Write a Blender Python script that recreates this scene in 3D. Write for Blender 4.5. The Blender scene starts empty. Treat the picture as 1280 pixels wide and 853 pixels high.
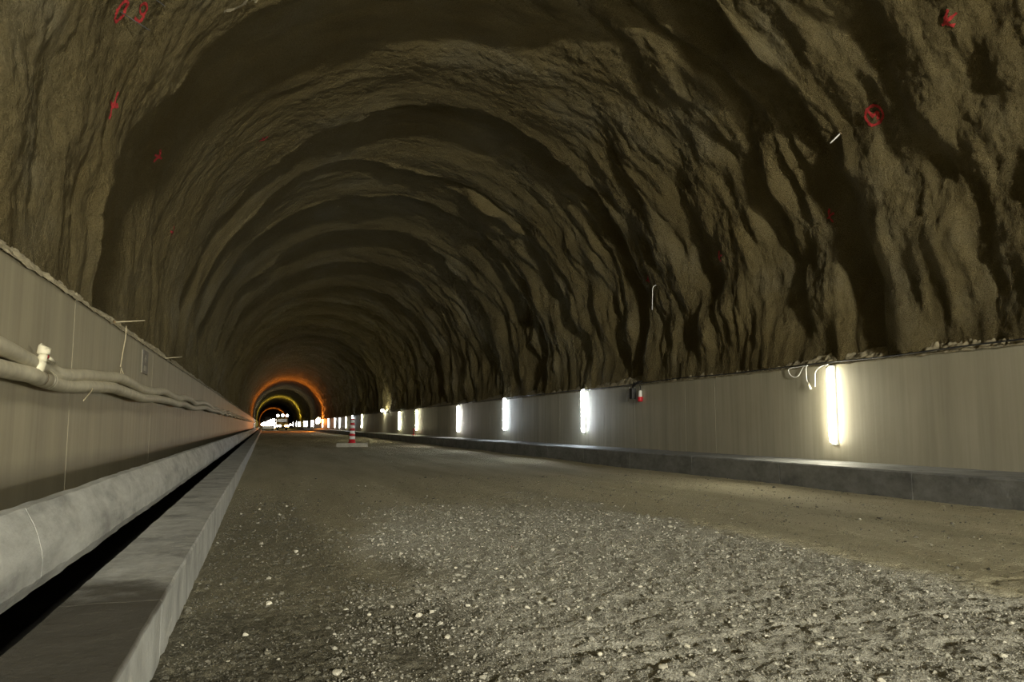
import bpy, math, random
import numpy as np
from mathutils import Vector, Matrix
from mathutils.bvhtree import BVHTree

random.seed(7)
rng = np.random.default_rng(11)
SC = bpy.context.scene
COL = SC.collection
PI = math.pi

# ------------------------------------------------------------------ noise
_P = np.random.default_rng(3).permutation(256)
_P = np.concatenate([_P, _P, _P]).astype(np.int64)
_G = np.random.default_rng(5).normal(size=(256, 3))
_G /= np.linalg.norm(_G, axis=1)[:, None]


def perlin(x, y, z=0.0):
    x, y, z = np.broadcast_arrays(np.asarray(x, float), np.asarray(y, float), np.asarray(z, float))
    xi, yi, zi = np.floor(x).astype(np.int64), np.floor(y).astype(np.int64), np.floor(z).astype(np.int64)
    xf, yf, zf = x - xi, y - yi, z - zi
    u, v, w = (t * t * t * (t * (t * 6 - 15) + 10) for t in (xf, yf, zf))
    xi &= 255
    yi &= 255
    zi &= 255

    def g(a, b, c):
        h = _P[_P[_P[xi + a] + yi + b] + zi + c]
        gr = _G[h]
        return gr[..., 0] * (xf - a) + gr[..., 1] * (yf - b) + gr[..., 2] * (zf - c)

    def lerp(a, b, t):
        return a + t * (b - a)
    x0 = lerp(lerp(g(0, 0, 0), g(1, 0, 0), u), lerp(g(0, 1, 0), g(1, 1, 0), u), v)
    x1 = lerp(lerp(g(0, 0, 1), g(1, 0, 1), u), lerp(g(0, 1, 1), g(1, 1, 1), u), v)
    return lerp(x0, x1, w) * 1.6


def sstep(a, b, x):
    t = np.clip((x - a) / (b - a), 0, 1)
    return t * t * (3 - 2 * t)


# ------------------------------------------------------------------ mesh helpers
def np_mesh(name, verts, faces, smooth=False):
    """verts Nx3, faces list of arrays (MxK, K = 3 or 4) or one array"""
    if not isinstance(faces, list):
        faces = [faces]
    faces = [np.asarray(f, np.int32) for f in faces if len(f)]
    me = bpy.data.meshes.new(name)
    verts = np.asarray(verts, np.float32)
    me.vertices.add(len(verts))
    me.vertices.foreach_set('co', verts.ravel())
    loops = np.concatenate([f.ravel() for f in faces])
    sizes = np.concatenate([np.full(len(f), f.shape[1], np.int32) for f in faces])
    starts = np.concatenate([[0], np.cumsum(sizes)[:-1]]).astype(np.int32)
    me.loops.add(len(loops))
    me.loops.foreach_set('vertex_index', loops)
    me.polygons.add(len(sizes))
    me.polygons.foreach_set('loop_start', starts)
    me.polygons.foreach_set('loop_total', sizes)
    me.polygons.foreach_set('use_smooth', np.full(len(sizes), bool(smooth)))
    me.update(calc_edges=True)
    me.validate()
    return me


def grid_faces(nr, nc, flip=False):
    i = np.arange(nr - 1)[:, None] * nc + np.arange(nc - 1)[None, :]
    i = i.ravel()
    f = np.stack([i, i + 1, i + nc + 1, i + nc], 1)
    return f[:, ::-1] if flip else f


class MB:
    """collects simple solids that become ONE mesh"""

    def __init__(s):
        s.v, s.f, s.sm = [], [], []

    def add(s, verts, faces, smooth=False):
        o = len(s.v)
        s.v += [tuple(p) for p in verts]
        s.f += [tuple(o + i for i in f) for f in faces]
        s.sm += [smooth] * len(faces)
        return s

    def box(s, lo, hi, bev=0.0, rot=None, origin=(0, 0, 0)):
        lo, hi = np.array(lo, float), np.array(hi, float)
        c, h = (lo + hi) / 2, (hi - lo) / 2
        b = min(bev, min(h) * .9)
        vs, fs = [], []
        if b <= 0:
            for sx in (-1, 1):
                for sy in (-1, 1):
                    for sz in (-1, 1):
                        vs.append(c + h * (sx, sy, sz))
            fs = [(0, 1, 3, 2), (4, 6, 7, 5), (0, 4, 5, 1), (2, 3, 7, 6), (0, 2, 6, 4), (1, 5, 7, 3)]
        else:
            import bmesh
            bm = bmesh.new()
            bmesh.ops.create_cube(bm, size=2.0)
            for v in bm.verts:
                v.co = Vector((v.co.x * h[0], v.co.y * h[1], v.co.z * h[2]))
            bmesh.ops.bevel(bm, geom=list(bm.edges), offset=b, segments=2, profile=.6, affect='EDGES')
            bm.verts.index_update()
            vs = [np.array(v.co) + c for v in bm.verts]
            fs = [tuple(v.index for v in f.verts) for f in bm.faces]
            bm.free()
        if rot is not None:
            o = Vector(origin)
            vs = [rot @ (Vector(p) - o) + o for p in vs]
        return s.add(vs, fs)

    def tube(s, pts, r, n=8, cap=True, smooth=True):
        pts = [Vector(p) for p in pts]
        rs = r if hasattr(r, '__len__') else [r] * len(pts)
        vs, fs = [], []
        up = None
        for i, p in enumerate(pts):
            t = (pts[min(i + 1, len(pts) - 1)] - pts[max(i - 1, 0)]).normalized()
            if up is None:
                a = Vector((0, 0, 1)) if abs(t.z) < .9 else Vector((1, 0, 0))
                up = (a - t * a.dot(t)).normalized()
            else:
                up = (up - t * up.dot(t)).normalized()
            sd = t.cross(up)
            for k in range(n):
                a = 2 * PI * k / n
                vs.append(p + (up * math.cos(a) + sd * math.sin(a)) * rs[i])
        for i in range(len(pts) - 1):
            for k in range(n):
                fs.append((i * n + k, i * n + (k + 1) % n, (i + 1) * n + (k + 1) % n, (i + 1) * n + k))
        o = len(s.v)
        s.add(vs, fs, smooth)
        if cap:
            s.f.append(tuple(o + k for k in reversed(range(n))))
            s.f.append(tuple(o + (len(pts) - 1) * n + k for k in range(n)))
            s.sm += [False, False]
        return s

    def build(s, name, mat, parent=None, loc=None):
        me = bpy.data.meshes.new(name)
        me.from_pydata([tuple(map(float, p)) for p in s.v], [], s.f)
        me.polygons.foreach_set('use_smooth', s.sm)
        me.update()
        return link(name, me, mat, parent, loc)


def link(name, me, mat, parent=None, loc=None):
    o = bpy.data.objects.new(name, me)
    COL.objects.link(o)
    if mat is not None:
        me.materials.append(mat)
    if parent is not None:
        o.parent = parent
    if loc is not None:
        o.location = loc
    return o


def thing(name, label, cat, loc, group=None, rz=0.0):
    o = bpy.data.objects.new(name, None)
    COL.objects.link(o)
    o.empty_display_size = .1
    o.location = loc
    o.rotation_euler = (0, 0, rz)
    return tag(o, label, cat, group)


def tag(o, label=None, cat=None, group=None, kind=None):
    if label:
        o['label'] = label
    if cat:
        o['category'] = cat
    if group:
        o['group'] = group
    if kind:
        o['kind'] = kind
    return o


def copy_tree(o, parent=None):
    c = o.copy()
    COL.objects.link(c)
    if parent is not None:
        c.parent = parent
    for ch in list(o.children):
        copy_tree(ch, c)
    return c


def spline(pts, n=10):
    """Catmull-Rom through the points"""
    P = [np.array(p, float) for p in pts]
    P = [2 * P[0] - P[1]] + P + [2 * P[-1] - P[-2]]
    out = []
    for i in range(1, len(P) - 2):
        for k in range(n):
            t = k / n
            a, b, c, d = P[i - 1], P[i], P[i + 1], P[i + 2]
            out.append(.5 * (2 * b + (c - a) * t + (2 * a - 5 * b + 4 * c - d) * t * t + (3 * b - a - 3 * c + d) * t ** 3))
    out.append(P[-2])
    return out


# ------------------------------------------------------------------ materials
class NT:
    def __init__(s, name):
        s.m = bpy.data.materials.new(name)
        s.m.use_nodes = True
        s.t = s.m.node_tree
        s.b = s.t.nodes['Principled BSDF']

    def n(s, typ, ins=None, **kw):
        d = s.t.nodes.new(typ)
        for k, v in kw.items():
            setattr(d, k, v)
        for k, v in (ins or {}).items():
            if isinstance(v, bpy.types.NodeSocket):
                s.t.links.new(v, d.inputs[k])
            else:
                d.inputs[k].default_value = v
        return d

    def coords(s, scale=(1, 1, 1)):
        tc = s.n('ShaderNodeTexCoord')
        mp = s.n('ShaderNodeMapping', {'Vector': tc.outputs['Object'], 'Scale': scale})
        return mp.outputs[0]

    def noise(s, scale, detail=4, rough=.55, co=(1, 1, 1), dist=0):
        return s.n('ShaderNodeTexNoise', {'Vector': s.coords(co), 'Scale': scale, 'Detail': detail, 'Roughness': rough, 'Distortion': dist}).outputs[0]

    def ramp(s, fac, *stops):
        r = s.n('ShaderNodeValToRGB', {'Fac': fac})
        e = r.color_ramp.elements
        while len(e) < len(stops):
            e.new(.5)
        for el, (p, c) in zip(e, stops):
            el.position = p
            el.color = c if len(c) == 4 else (*c, 1)
        return r.outputs[0]

    def mix(s, fac, a, b, mode='MIX'):
        d = s.n('ShaderNodeMix', data_type='RGBA', blend_type=mode)
        for sock, v in ((d.inputs[0], fac), (d.inputs[6], a), (d.inputs[7], b)):
            if isinstance(v, bpy.types.NodeSocket):
                s.t.links.new(v, sock)
            else:
                sock.default_value = v if not hasattr(v, '__len__') or len(v) == 4 else (*v, 1)
        return d.outputs[2]

    def math(s, op, a, b=0.0, c=0.0):
        d = s.n('ShaderNodeMath', operation=op)
        for sock, v in zip(d.inputs, (a, b, c)):
            if isinstance(v, bpy.types.NodeSocket):
                s.t.links.new(v, sock)
            else:
                sock.default_value = v
        return d.outputs[0]

    def set(s, color=None, rough=None, metal=None, spec=None):
        for k, v in (('Base Color', color), ('Roughness', rough), ('Metallic', metal), ('Specular IOR Level', spec)):
            if v is None:
                continue
            if isinstance(v, bpy.types.NodeSocket):
                s.t.links.new(v, s.b.inputs[k])
            else:
                s.b.inputs[k].default_value = (*v, 1) if hasattr(v, '__len__') else v
        return s

    def bump(s, h, dist=.01, strength=1.0, after=None):
        d = s.n('ShaderNodeBump', {'Height': h, 'Distance': dist, 'Strength': strength})
        if after is not None:
            s.t.links.new(after, d.inputs['Normal'])
        s.t.links.new(d.outputs[0], s.b.inputs['Normal'])
        return d.outputs[0]


def plain(name, col, rough=.6, metal=0.0, var=.12, scale=12.0):
    m = NT(name)
    n = m.noise(scale)
    lo = [c * (1 - var) for c in col]
    hi = [min(1, c * (1 + var)) for c in col]
    m.set(m.ramp(n, (.3, lo), (.7, hi)), rough, metal)
    return m.m


def emit(name, col, strength):
    m = bpy.data.materials.new(name)
    m.use_nodes = True
    t = m.node_tree
    b = t.nodes['Principled BSDF']
    b.inputs['Base Color'].default_value = (.8, .8, .8, 1)
    b.inputs['Emission Color'].default_value = (*col, 1)
    b.inputs['Emission Strength'].default_value = strength
    m.cycles.emission_sampling = 'FRONT'
    return m


# sprayed concrete of the vault
def mat_shotcrete():
    m = NT('sprayed_concrete')
    big = m.noise(.45, 4, .6)
    c1 = m.ramp(big, (.3, (.198, .156, .070)), (.55, (.236, .194, .099)), (.75, (.28, .248, .160)))
    fine = m.noise(42, 4, .7)
    c2 = m.mix(.5, c1, m.ramp(fine, (.36, (.46, .44, .39)), (.62, (1, 1, 1))), 'MULTIPLY')
    m.set(c2, .92, 0, .15)
    b1 = m.bump(m.noise(13, 6, .78), .10, 1.0)
    m.bump(m.noise(48, 3, .7), .03, 1.0, b1)
    return m.m


def mat_paint():
    m = NT('red_spray_paint')
    m.set(m.ramp(m.noise(40, 3), (.35, (.30, .02, .02)), (.65, (.55, .035, .04))), .8)
    m.bump(m.noise(45, 3), .02, .6)
    return m.m


def mat_wall(name, base, damp=None):
    m = NT(name)
    streak = m.noise(2.2, 5, .6, (0.2, 1.0, .035))
    streak2 = m.noise(9, 4, .6, (0.2, 1.0, .05))
    cloud = m.noise(.9, 4, .6)
    a = m.ramp(streak, (.28, [c * .84 for c in base]), (.5, base), (.72, [min(1, c * 1.12) for c in base]))
    a = m.mix(.35, a, m.ramp(streak2, (.35, (.72, .70, .66)), (.6, (1, 1, 1))), 'MULTIPLY')
    a = m.mix(.35, a, m.ramp(cloud, (.35, (.8, .78, .74)), (.65, (1, 1, 1))), 'MULTIPLY')
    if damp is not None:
        # darker band along the foot of the wall, ragged upper edge
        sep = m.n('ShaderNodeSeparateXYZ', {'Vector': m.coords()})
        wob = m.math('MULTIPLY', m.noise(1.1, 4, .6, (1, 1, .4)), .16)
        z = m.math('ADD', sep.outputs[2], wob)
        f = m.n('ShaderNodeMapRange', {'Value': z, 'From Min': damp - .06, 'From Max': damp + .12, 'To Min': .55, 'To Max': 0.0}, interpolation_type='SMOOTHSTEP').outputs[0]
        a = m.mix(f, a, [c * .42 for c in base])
    m.set(a, .62, 0, .25)
    m.bump(m.noise(14, 5, .6), .004, .6)
    return m.m


def mat_kerb(name, base, streaky=(1, 1, 1), pale=None, damp_dim_y=None):
    m = NT(name)
    n1 = m.noise(2.6, 5, .65, streaky)
    n2 = m.noise(11, 5, .7, streaky)
    a = m.ramp(n1, (.32, [c * .60 for c in base]), (.5, base), (.7, [min(1, c * 1.2) for c in base]))
    a = m.mix(.5, a, m.ramp(n2, (.3, (.5, .5, .5)), (.6, (1, 1, 1))), 'MULTIPLY')
    if pale is not None:      # dried cement splashes
        p = m.noise(3.1, 6, .75, (1, .7, 1), .6)
        a = m.mix(m.ramp(p, (.6, (0, 0, 0)), (.68, (.55, .55, .55))), a, pale)
    if damp_dim_y is not None:    # ragged wet length, darkened further for dim grazing light on the top
        sep = m.n('ShaderNodeSeparateXYZ', {'Vector': m.coords()})
        y = m.math('ADD', sep.outputs[1], m.math('MULTIPLY', m.noise(2.4, 5, .65), 1.6))
        f = m.n('ShaderNodeMapRange', {'Value': y, 'From Min': damp_dim_y, 'From Max': damp_dim_y + .7, 'To Min': .92, 'To Max': 0.0}, interpolation_type='SMOOTHSTEP').outputs[0]
        top = m.n('ShaderNodeMapRange', {'Value': sep.outputs[2], 'From Min': .262, 'From Max': .279, 'To Min': 0.0, 'To Max': 1.0}).outputs[0]
        a = m.mix(m.math('MULTIPLY', f, top), a, (.060, .054, .042))
    m.set(a, .72, 0, .3)
    b = m.bump(m.noise(30, 5, .7), .008, .8)
    m.bump(m.noise(5, 5, .65, streaky), .02, .6, b)
    return m.m


def mat_road():
    m = NT('roadway_gravel')
    at = m.n('ShaderNodeAttribute', attribute_name='loose')
    dk = m.n('ShaderNodeAttribute', attribute_name='coarse')
    band = m.noise(.8, 4, .6, (1.4, .16, 1))
    c = m.ramp(band, (.3, (.39, .352, .235)), (.5, (.51, .468, .325)), (.72, (.61, .565, .41)))
    sp = m.noise(60, 4, .7)
    grey = m.ramp(sp, (.32, (.30, .29, .24)), (.5, (.58, .565, .49)), (.68, (.76, .745, .67)))
    du = m.n('ShaderNodeAttribute', attribute_name='dust')
    c = m.mix(du.outputs['Fac'], c, m.ramp(band, (.3, (.50, .445, .29)), (.7, (.66, .60, .43))))
    c = m.mix(at.outputs['Fac'], c, grey)
    cd = m.ramp(m.noise(28, 4, .7), (.35, (.10, .095, .07)), (.65, (.24, .225, .165)))
    c = m.mix(dk.outputs['Fac'], c, cd)
    c = m.mix(.45, c, m.ramp(m.noise(90, 3, .7), (.35, (.55, .54, .5)), (.62, (1, 1, 1))), 'MULTIPLY')
    m.set(c, .93, 0, .2)
    b = m.bump(m.noise(38, 5, .75), .03, 1.0)
    m.bump(m.noise(110, 3, .7), .02, .9, b)
    return m.m


def mat_stones():
    m = NT('loose_stone')
    g = m.n('ShaderNodeNewGeometry')
    c = m.ramp(g.outputs['Random Per Island'], (0, (.06, .057, .043)), (.6, (.115, .110, .085)), (.94, (.18, .17, .135)), (.985, (.40, .385, .32)))
    at = m.n('ShaderNodeAttribute', attribute_name='loose')
    lite = m.ramp(g.outputs['Random Per Island'], (0, (.17, .165, .135)), (.6, (.36, .35, .295)), (.95, (.47, .455, .395)), (1, (.62, .60, .53)))
    c = m.mix(at.outputs['Fac'], c, lite)
    c = m.mix(.4, c, m.ramp(m.noise(60, 3), (.3, (.6, .6, .58)), (.7, (1, 1, 1))), 'MULTIPLY')
    m.set(c, .9)
    m.bump(m.noise(150, 3), .004, .7)
    return m.m


M = dict(
    vault=mat_shotcrete(), paint=mat_paint(),
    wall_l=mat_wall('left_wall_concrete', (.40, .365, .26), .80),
    wall_r=mat_wall('right_wall_concrete', (.45, .425, .335)),
    kerb_u=mat_kerb('rounded_kerb_concrete', (.49, .50, .485), (1, .35, 1)),
    kerb_l=mat_kerb('low_kerb_concrete', (.44, .45, .44), (1, 1, .5), (.66, .66, .62), 5.0),
    gutter=plain('shade_black_gutter_concrete', (.06, .06, .055), .6, 0, .3, 4),  # near-black base colour carries the shade inside the slot
    kerb_r=mat_kerb('ledge_concrete', (.215, .22, .22), (1, .6, 1)),
    road=mat_road(), stones=mat_stones(),
    pale=plain('pale_stone', (.50, .48, .40), .85, 0, .18, 30),
    rubble=plain('rebound_rubble', (.33, .29, .195), .95, 0, .35, 18),
    pipe=plain('dusty_grey_pipe', (.53, .49, .37), .65, 0, .14, 9),
    pvc=plain('cream_plastic', (.72, .68, .52), .45, 0, .06, 20),
    wire=plain('pale_tie_wire', (.48, .42, .28), .6, 0, .1, 20),
    black=plain('black_rubber', (.022, .021, .02), .6),
    dark=plain('dark_painted_steel', (.05, .05, .05), .5),
    steel=plain('galvanised_steel', (.45, .45, .44), .35, .8),
    rod=plain('rusty_rod', (.30, .22, .12), .6, .4),
    white=plain('white_plastic', (.78, .78, .76), .4, 0, .04),
    red=plain('red_plastic', (.55, .02, .03), .4, 0, .1),
    band=plain('white_reflective_band', (.86, .86, .84), .35, 0, .04),
    plate=plain('dusty_dark_plate', (.17, .155, .115), .6, 0, .15),
    smudge=plain('pale_marking', (.33, .31, .24), .7, 0, .1),
    yellow=plain('machine_paint', (.38, .25, .04), .5, 0, .1),
    glass=plain('dark_glass', (.03, .035, .04), .15),
    tyre=plain('tyre_rubber', (.03, .03, .03), .85),
)
# ------------------------------------------------------------------ place constants
CX, CZ, R0 = 4.0, 3.2, 6.05          # axis of the vault
XL, XR = -1.90, 9.95                 # side walls
ZL, ZR = 2.40, 2.22                  # their tops
Y0, Y1 = -44.0, 520.0
XK, XKB = -.43, -.87                 # low kerb: front, back
XLEDGE = 8.75

_LIPS = [
    ([0], [-52.0], .8), ([0], [-45.0], .8), ([0], [-38.0], .8), ([0], [-31.0], .8),
    ([0], [-24.0], 1.0), ([0], [-17.0], 1.0), ([0], [-10.0], 1.0), ([0], [-3.2], .9), ([0], [4.2], .75),
    ([-93, -83, -77, -71, -59, -42, 0, 32, 47, 65, 85], [10.4, 10.2, 10.85, 11.2, 12.0, 12.3, 11.9, 11.05, 10.93, 10.76, 10.7], 1.25),
    ([-84, -69, -54, -42, -32, -23, -13, -3, 8, 18, 32, 45, 58, 69, 81], [19.3, 20.6, 20.9, 20.5, 20, 19.8, 19.3, 19.1, 18.85, 18.9, 19.2, 19, 19.05, 19.4, 19.4], 1.35),
    ([-20, 0, 14], [23.0, 24.0, 24.3], .6),
    ([-76, -58, -42, 0, 21, 35], [26.2, 27, 27, 27, 27.4, 27.5], 1.2),
    ([-67, -44, -28, 0, 14, 30, 43, 61], [32.6, 33.6, 32.5, 32.4, 31.9, 32.6, 33.5, 33.4], 1.15),
    ([-58, -33, 0, 17, 35, 70], [38.6, 39.6, 39.2, 38.5, 38.6, 39.6], .95),
    ([-31, -8, 7, 27, 51], [48.0, 46.7, 46, 45, 44.6], .95),
    ([0], [52.4], .9), ([0], [59], .9), ([0], [65.6], .9), ([0], [72.5], .9), ([0], [80], .9), ([0], [88], .9), ([0], [96], .9)]
_y = 96.0
while _y < Y1 + 10:
    _y += 7.0 + random.uniform(-.8, .8)
    _LIPS.append(([0], [_y], random.uniform(.7, 1.0)))


def vault_points(th, Y):
    """th in degrees from the crown (left negative), arrays of equal shape"""
    thr = np.radians(th)
    s = thr * R0
    lips = [np.interp(th, a, b) for a, b, _ in _LIPS]
    Yw = Y + .22 * perlin(s * .45, Y * .35, 3.3) + .09 * perlin(s * 1.6, Y * .8, 9.1)
    off = np.zeros_like(Y)
    tt = np.zeros_like(Y)
    for k in range(len(lips) - 1):
        a, b = lips[k], lips[k + 1]
        msk = (Yw >= a) & (Yw < b)
        if not msk.any():
            continue
        L = (b - a)[msk]
        d = (Yw - a)[msk]
        t = d / L
        A = _LIPS[k][2] * (.80 if b.mean() > 21 else .64) * np.clip(L / 6.5, .68, 1.15) * (1 - (.72 if b.mean() < 21 else .5) * sstep(-5, 45, th[msk]))
        rise = sstep(0, .55, d)
        off[msk] = A * rise * (1 - t) ** 1.15 + .05 * sstep(.85, 1, t) * 0
        tt[msk] = t
    right = sstep(10, 60, th)
    low = sstep(45, 85, np.abs(th))
    rough = .10 + .90 * (1 - tt) ** 1.7
    rough = np.maximum(rough, .75 * right)
    rough = np.maximum(rough, .46 * low)
    patch = .30 + 1.25 * np.clip(.5 + .9 * perlin(Y * .42, s * .33, 61.0), 0, 1)
    rough = rough * patch
    f1 = perlin(Yw * 1.5, s * .34, 1.7) * .13 + (perlin(Yw * 1.9, s * .42, 71.7) * .24 + perlin(Yw * 4.2, s * .9, 73.1) * .09) * (1 - sstep(.10, .55, tt)) * sstep(.0, .07, tt)
    f1 = f1 - .36 * np.clip(perlin(Yw * 1.0, s * .5, 95.0) - .12, 0, 1) * (1 - sstep(.25, .6, tt)) * sstep(.02, .12, tt)
    f2 = perlin(Yw * 3.4, s * .75, 5.2) * .06
    f2r = np.abs(perlin(Yw * 2.2, s * .5, 15.2)) * -.09
    f3 = perlin(Y * .95, s * .75, 8.4) * (.07 + .06 * low + .14 * right) + perlin(Y * .5, s * .4, 88.0) * .09
    f4 = perlin(Y * 2.1, s * 1.5, 2.4) * (.022 + .06 * right)
    f5 = perlin(Y * 5.0, s * 4.2, 4.4) * .020 + perlin(Y * 9, s * 9, 7.4) * .016 + perlin(Y * 18, s * 18, 17.4) * .011
    off = off + rough * (f1 + f2 + f2r) + f3 + f4 + f5
    foot = sstep(88, 97, np.abs(th))
    off = off * (1 - .5 * foot) + foot * .05
    r = R0 + off
    X = CX + r * np.sin(thr)
    Z = CZ + r * np.cos(thr)
    X = np.where((X < 0) & (Z < ZL + .06), np.minimum(X, XL - .05), X)
    X = np.where((X > CX) & (Z < ZR + .06), np.maximum(X, XR + .05), X)
    return np.stack([X, Y, Z], -1)


def rows(steps):
    out = [steps[0][0]]
    for y0, y1, d0, d1 in steps:
        y = y0
        while y < y1:
            f = (y - y0) / (y1 - y0)
            y += d0 + (d1 - d0) * f
            out.append(y)
    return np.array(out)


# ------------------------------------------------------------------ vault
def build_vault():
    ys = rows([(Y0, 2, .35, .12), (2, 5, .06, .04), (5, 16, .03, .032), (16, 24, .035, .055), (24, 60, .06, .15), (60, 150, .18, .5), (150, Y1, .7, 1.5)])
    th = np.linspace(-104, 104, 640)
    TH, YY = np.meshgrid(th, ys)
    V = vault_points(TH, YY).reshape(-1, 3)
    F = grid_faces(len(ys), len(th))
    base = np_mesh('ceiling', V, F, True)
    near = (YY.ravel() > 5) & (YY.ravel() < 24)
    fn = F[near[F].all(1)]
    bvh = BVHTree.FromPolygons([tuple(v) for v in V], [tuple(f) for f in fn])

    def onto(thd, y, lift=.006):
        a = math.radians(thd)
        d = Vector((math.sin(a), 0, math.cos(a)))
        o = Vector((CX, y, CZ))
        h = bvh.ray_cast(o, d)
        if h[0] is None:
            return None
        n = h[1]
        if n.dot(d) > 0:
            n = -n
        return h[0] + n * lift

    # survey marks in red spray paint: strokes in (along the arc, along the tunnel) metres around an anchor
    pv, pf = [], []

    def stroke(th0, y0, pts, w):
        pts = spline(pts, 8) if len(pts) > 2 else [np.array(pts[0]) + (np.array(pts[1]) - np.array(pts[0])) * t for t in np.linspace(0, 1, 10)]
        n = 4
        o = len(pv)
        k = 0
        for i, p in enumerate(pts):
            q0, q1 = pts[max(i - 1, 0)], pts[min(i + 1, len(pts) - 1)]
            d = np.array(q1) - np.array(q0)
            d = d / (np.linalg.norm(d) + 1e-9)
            nn = np.array((-d[1], d[0]))
            ww = w * random.uniform(.65, 1.25)
            for j in range(n + 1):
                e = np.array(p) + nn * ww * (j / n - .5)
                h = onto(th0 + math.degrees(e[0] / R0), y0 + e[1])
                if h is None:
                    return
                pv.append(tuple(h))
            k += 1
        for i in range(k - 1):
            for j in range(n):
                a = o + i * (n + 1) + j
                pf.append((a, a + 1, a + n + 2, a + n + 1))

    def ring(cx, cy, rx, ry, a0=0, a1=2 * PI, k=14):
        return [(cx + rx * math.cos(a0 + (a1 - a0) * i / k), cy + ry * math.sin(a0 + (a1 - a0) * i / k)) for i in range(k + 1)]
    # circled target on the right haunch
    stroke(61.2, 10.0, ring(0, 0, .15, .15), .05)
    stroke(61.2, 10.0, [(-.10, .07), (0, .02), (-.03, -.06), (.09, -.05)], .05)
    # circled bolt heads and the figure beside them, upper left
    stroke(-65.8, 9.35, ring(0, 0, .13, .085), .045)
    stroke(-63.6, 9.69, ring(.05, 0, .06, .08), .04)
    stroke(-63.6, 9.69, [(.03, .08), (-.03, .085), (-.10, .05), (-.12, -.06)], .045)
    stroke(-62.6, 9.30, ring(0, 0, .11, .08), .05)
    stroke(-73.6, 10.02, [(.16, .0), (.02, .01), (-.20, -.03)], .05)
    stroke(-73.6, 10.02, [(-.04, -.20), (-.01, .02), (.05, .16)], .05)
    for t0, y0 in ((-65.5, 14.96), (-42.9, 18.6), (-72.0, 17.5), (54.4, 8.02), (73.3, 11.9), (73.4, 15.41), (72.4, 19.0)):
        stroke(t0, y0, [(-.13, -.05), (0, .06), (.11, -.02)], .05)
        stroke(t0, y0, [(.02, .14), (-.03, -.12)], .045)
    nred = len(pf)
    # pale splashes of fresh sprayed concrete
    for a_, b_, pts_, w_ in ((-48.6, 11.55, [(-.30, -.16), (-.05, .02), (.16, .10)], .05), (-48.0, 11.62, [(.0, .0), (.10, .05)], .13), (-46.0, 11.75, [(-.02, -.02), (.12, .06), (.05, .14)], .10)):
        stroke(a_, b_, pts_, w_)
    nV = len(V)
    me = np_mesh('ceiling', np.concatenate([V, np.array(pv)]), [F, np.array(pf) + nV], True)
    idx = np.zeros(len(me.polygons), np.int32)
    idx[len(F):] = 1
    idx[len(F) + nred:] = 2
    bpy.data.meshes.remove(base)
    o = link('ceiling', me, M['vault'])
    me.materials.append(M['paint'])
    me.materials.append(M['rubble'])
    me.polygons.foreach_set('material_index', idx)
    tag(o, 'arched tunnel vault of rough olive sprayed concrete in stepped rings', kind='structure')
    return onto


onto = build_vault()


# ------------------------------------------------------------------ extruded setting
def extrude(name, prof, ys, mat, jitter=0.0, joints=(), jd=.008, jw=.008, closed=False, smooth=False, wob=None):
    """profile (x, z) swept along Y with real joint grooves"""
    prof = np.array(prof, float)
    js = [j for j in joints if ys[0] < j < ys[-1]]
    yy = sorted(set(list(ys) + [j + d for j in js for d in (-jw, -jw * .6, jw * .6, jw)]))
    yy = np.array(yy)
    jset = {round(j + d, 5) for j in js for d in (-jw * .6, jw * .6)}
    c = prof.mean(0)
    nx = np.gradient(prof[:, 0])
    nz = np.gradient(prof[:, 1])
    nrm = np.stack([nz, -nx], 1)
    nrm /= (np.linalg.norm(nrm, axis=1)[:, None] + 1e-9)
    V = []
    for y in yy:
        p = prof.copy()
        if round(y, 5) in jset:
            p = p + nrm * jd
        V.append(np.column_stack([p[:, 0], np.full(len(p), y), p[:, 1]]))
    V = np.concatenate(V)
    if jitter:
        n1 = perlin(V[:, 0] * 9 + 3, V[:, 1] * 4, V[:, 2] * 9)
        n2 = perlin(V[:, 0] * 9 + 30, V[:, 1] * 4, V[:, 2] * 9)
        V[:, 0] += n1 * jitter
        V[:, 2] += n2 * jitter
    if wob:
        V[:, 2] += wob * perlin(V[:, 1] * .5, 2.2)
        V[:, 0] += wob * perlin(V[:, 1] * .5, 7.2)
    me = np_mesh(name, V, grid_faces(len(yy), len(prof)), smooth)
    return link(name, me, mat)


def fine_profile(pts, step):
    out = []
    for (x0, z0), (x1, z1) in zip(pts[:-1], pts[1:]):
        L = math.hypot(x1 - x0, z1 - z0)
        k = max(1, int(L / step))
        for i in range(k):
            out.append((x0 + (x1 - x0) * i / k, z0 + (z1 - z0) * i / k))
    out.append(pts[-1])
    return out


ys_k = rows([(Y0, 1, .6, .3), (1, 14, .05, .10), (14, 60, .2, .8), (60, Y1, 1, 5)])
# left side wall and right side wall
ys_w = rows([(Y0, Y1, 1.5, 6)])
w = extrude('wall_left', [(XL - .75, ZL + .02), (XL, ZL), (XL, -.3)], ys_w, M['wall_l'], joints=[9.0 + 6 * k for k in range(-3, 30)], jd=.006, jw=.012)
tag(w, 'low smooth concrete wall along the left side', kind='structure')
w = extrude('wall_right', [(XR, -.1), (XR, ZR), (XR + .75, ZR + .02)], ys_w, M['wall_r'], joints=[4.1, 8.1, 15.95, 17.3, 20.1, 22.2, 26.0, 30.3, 35, 39, 43, 47, 51, 55, 60, 66, 72], jd=.03, jw=.010)
tag(w, 'low smooth concrete wall along the right side', kind='structure')
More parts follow.
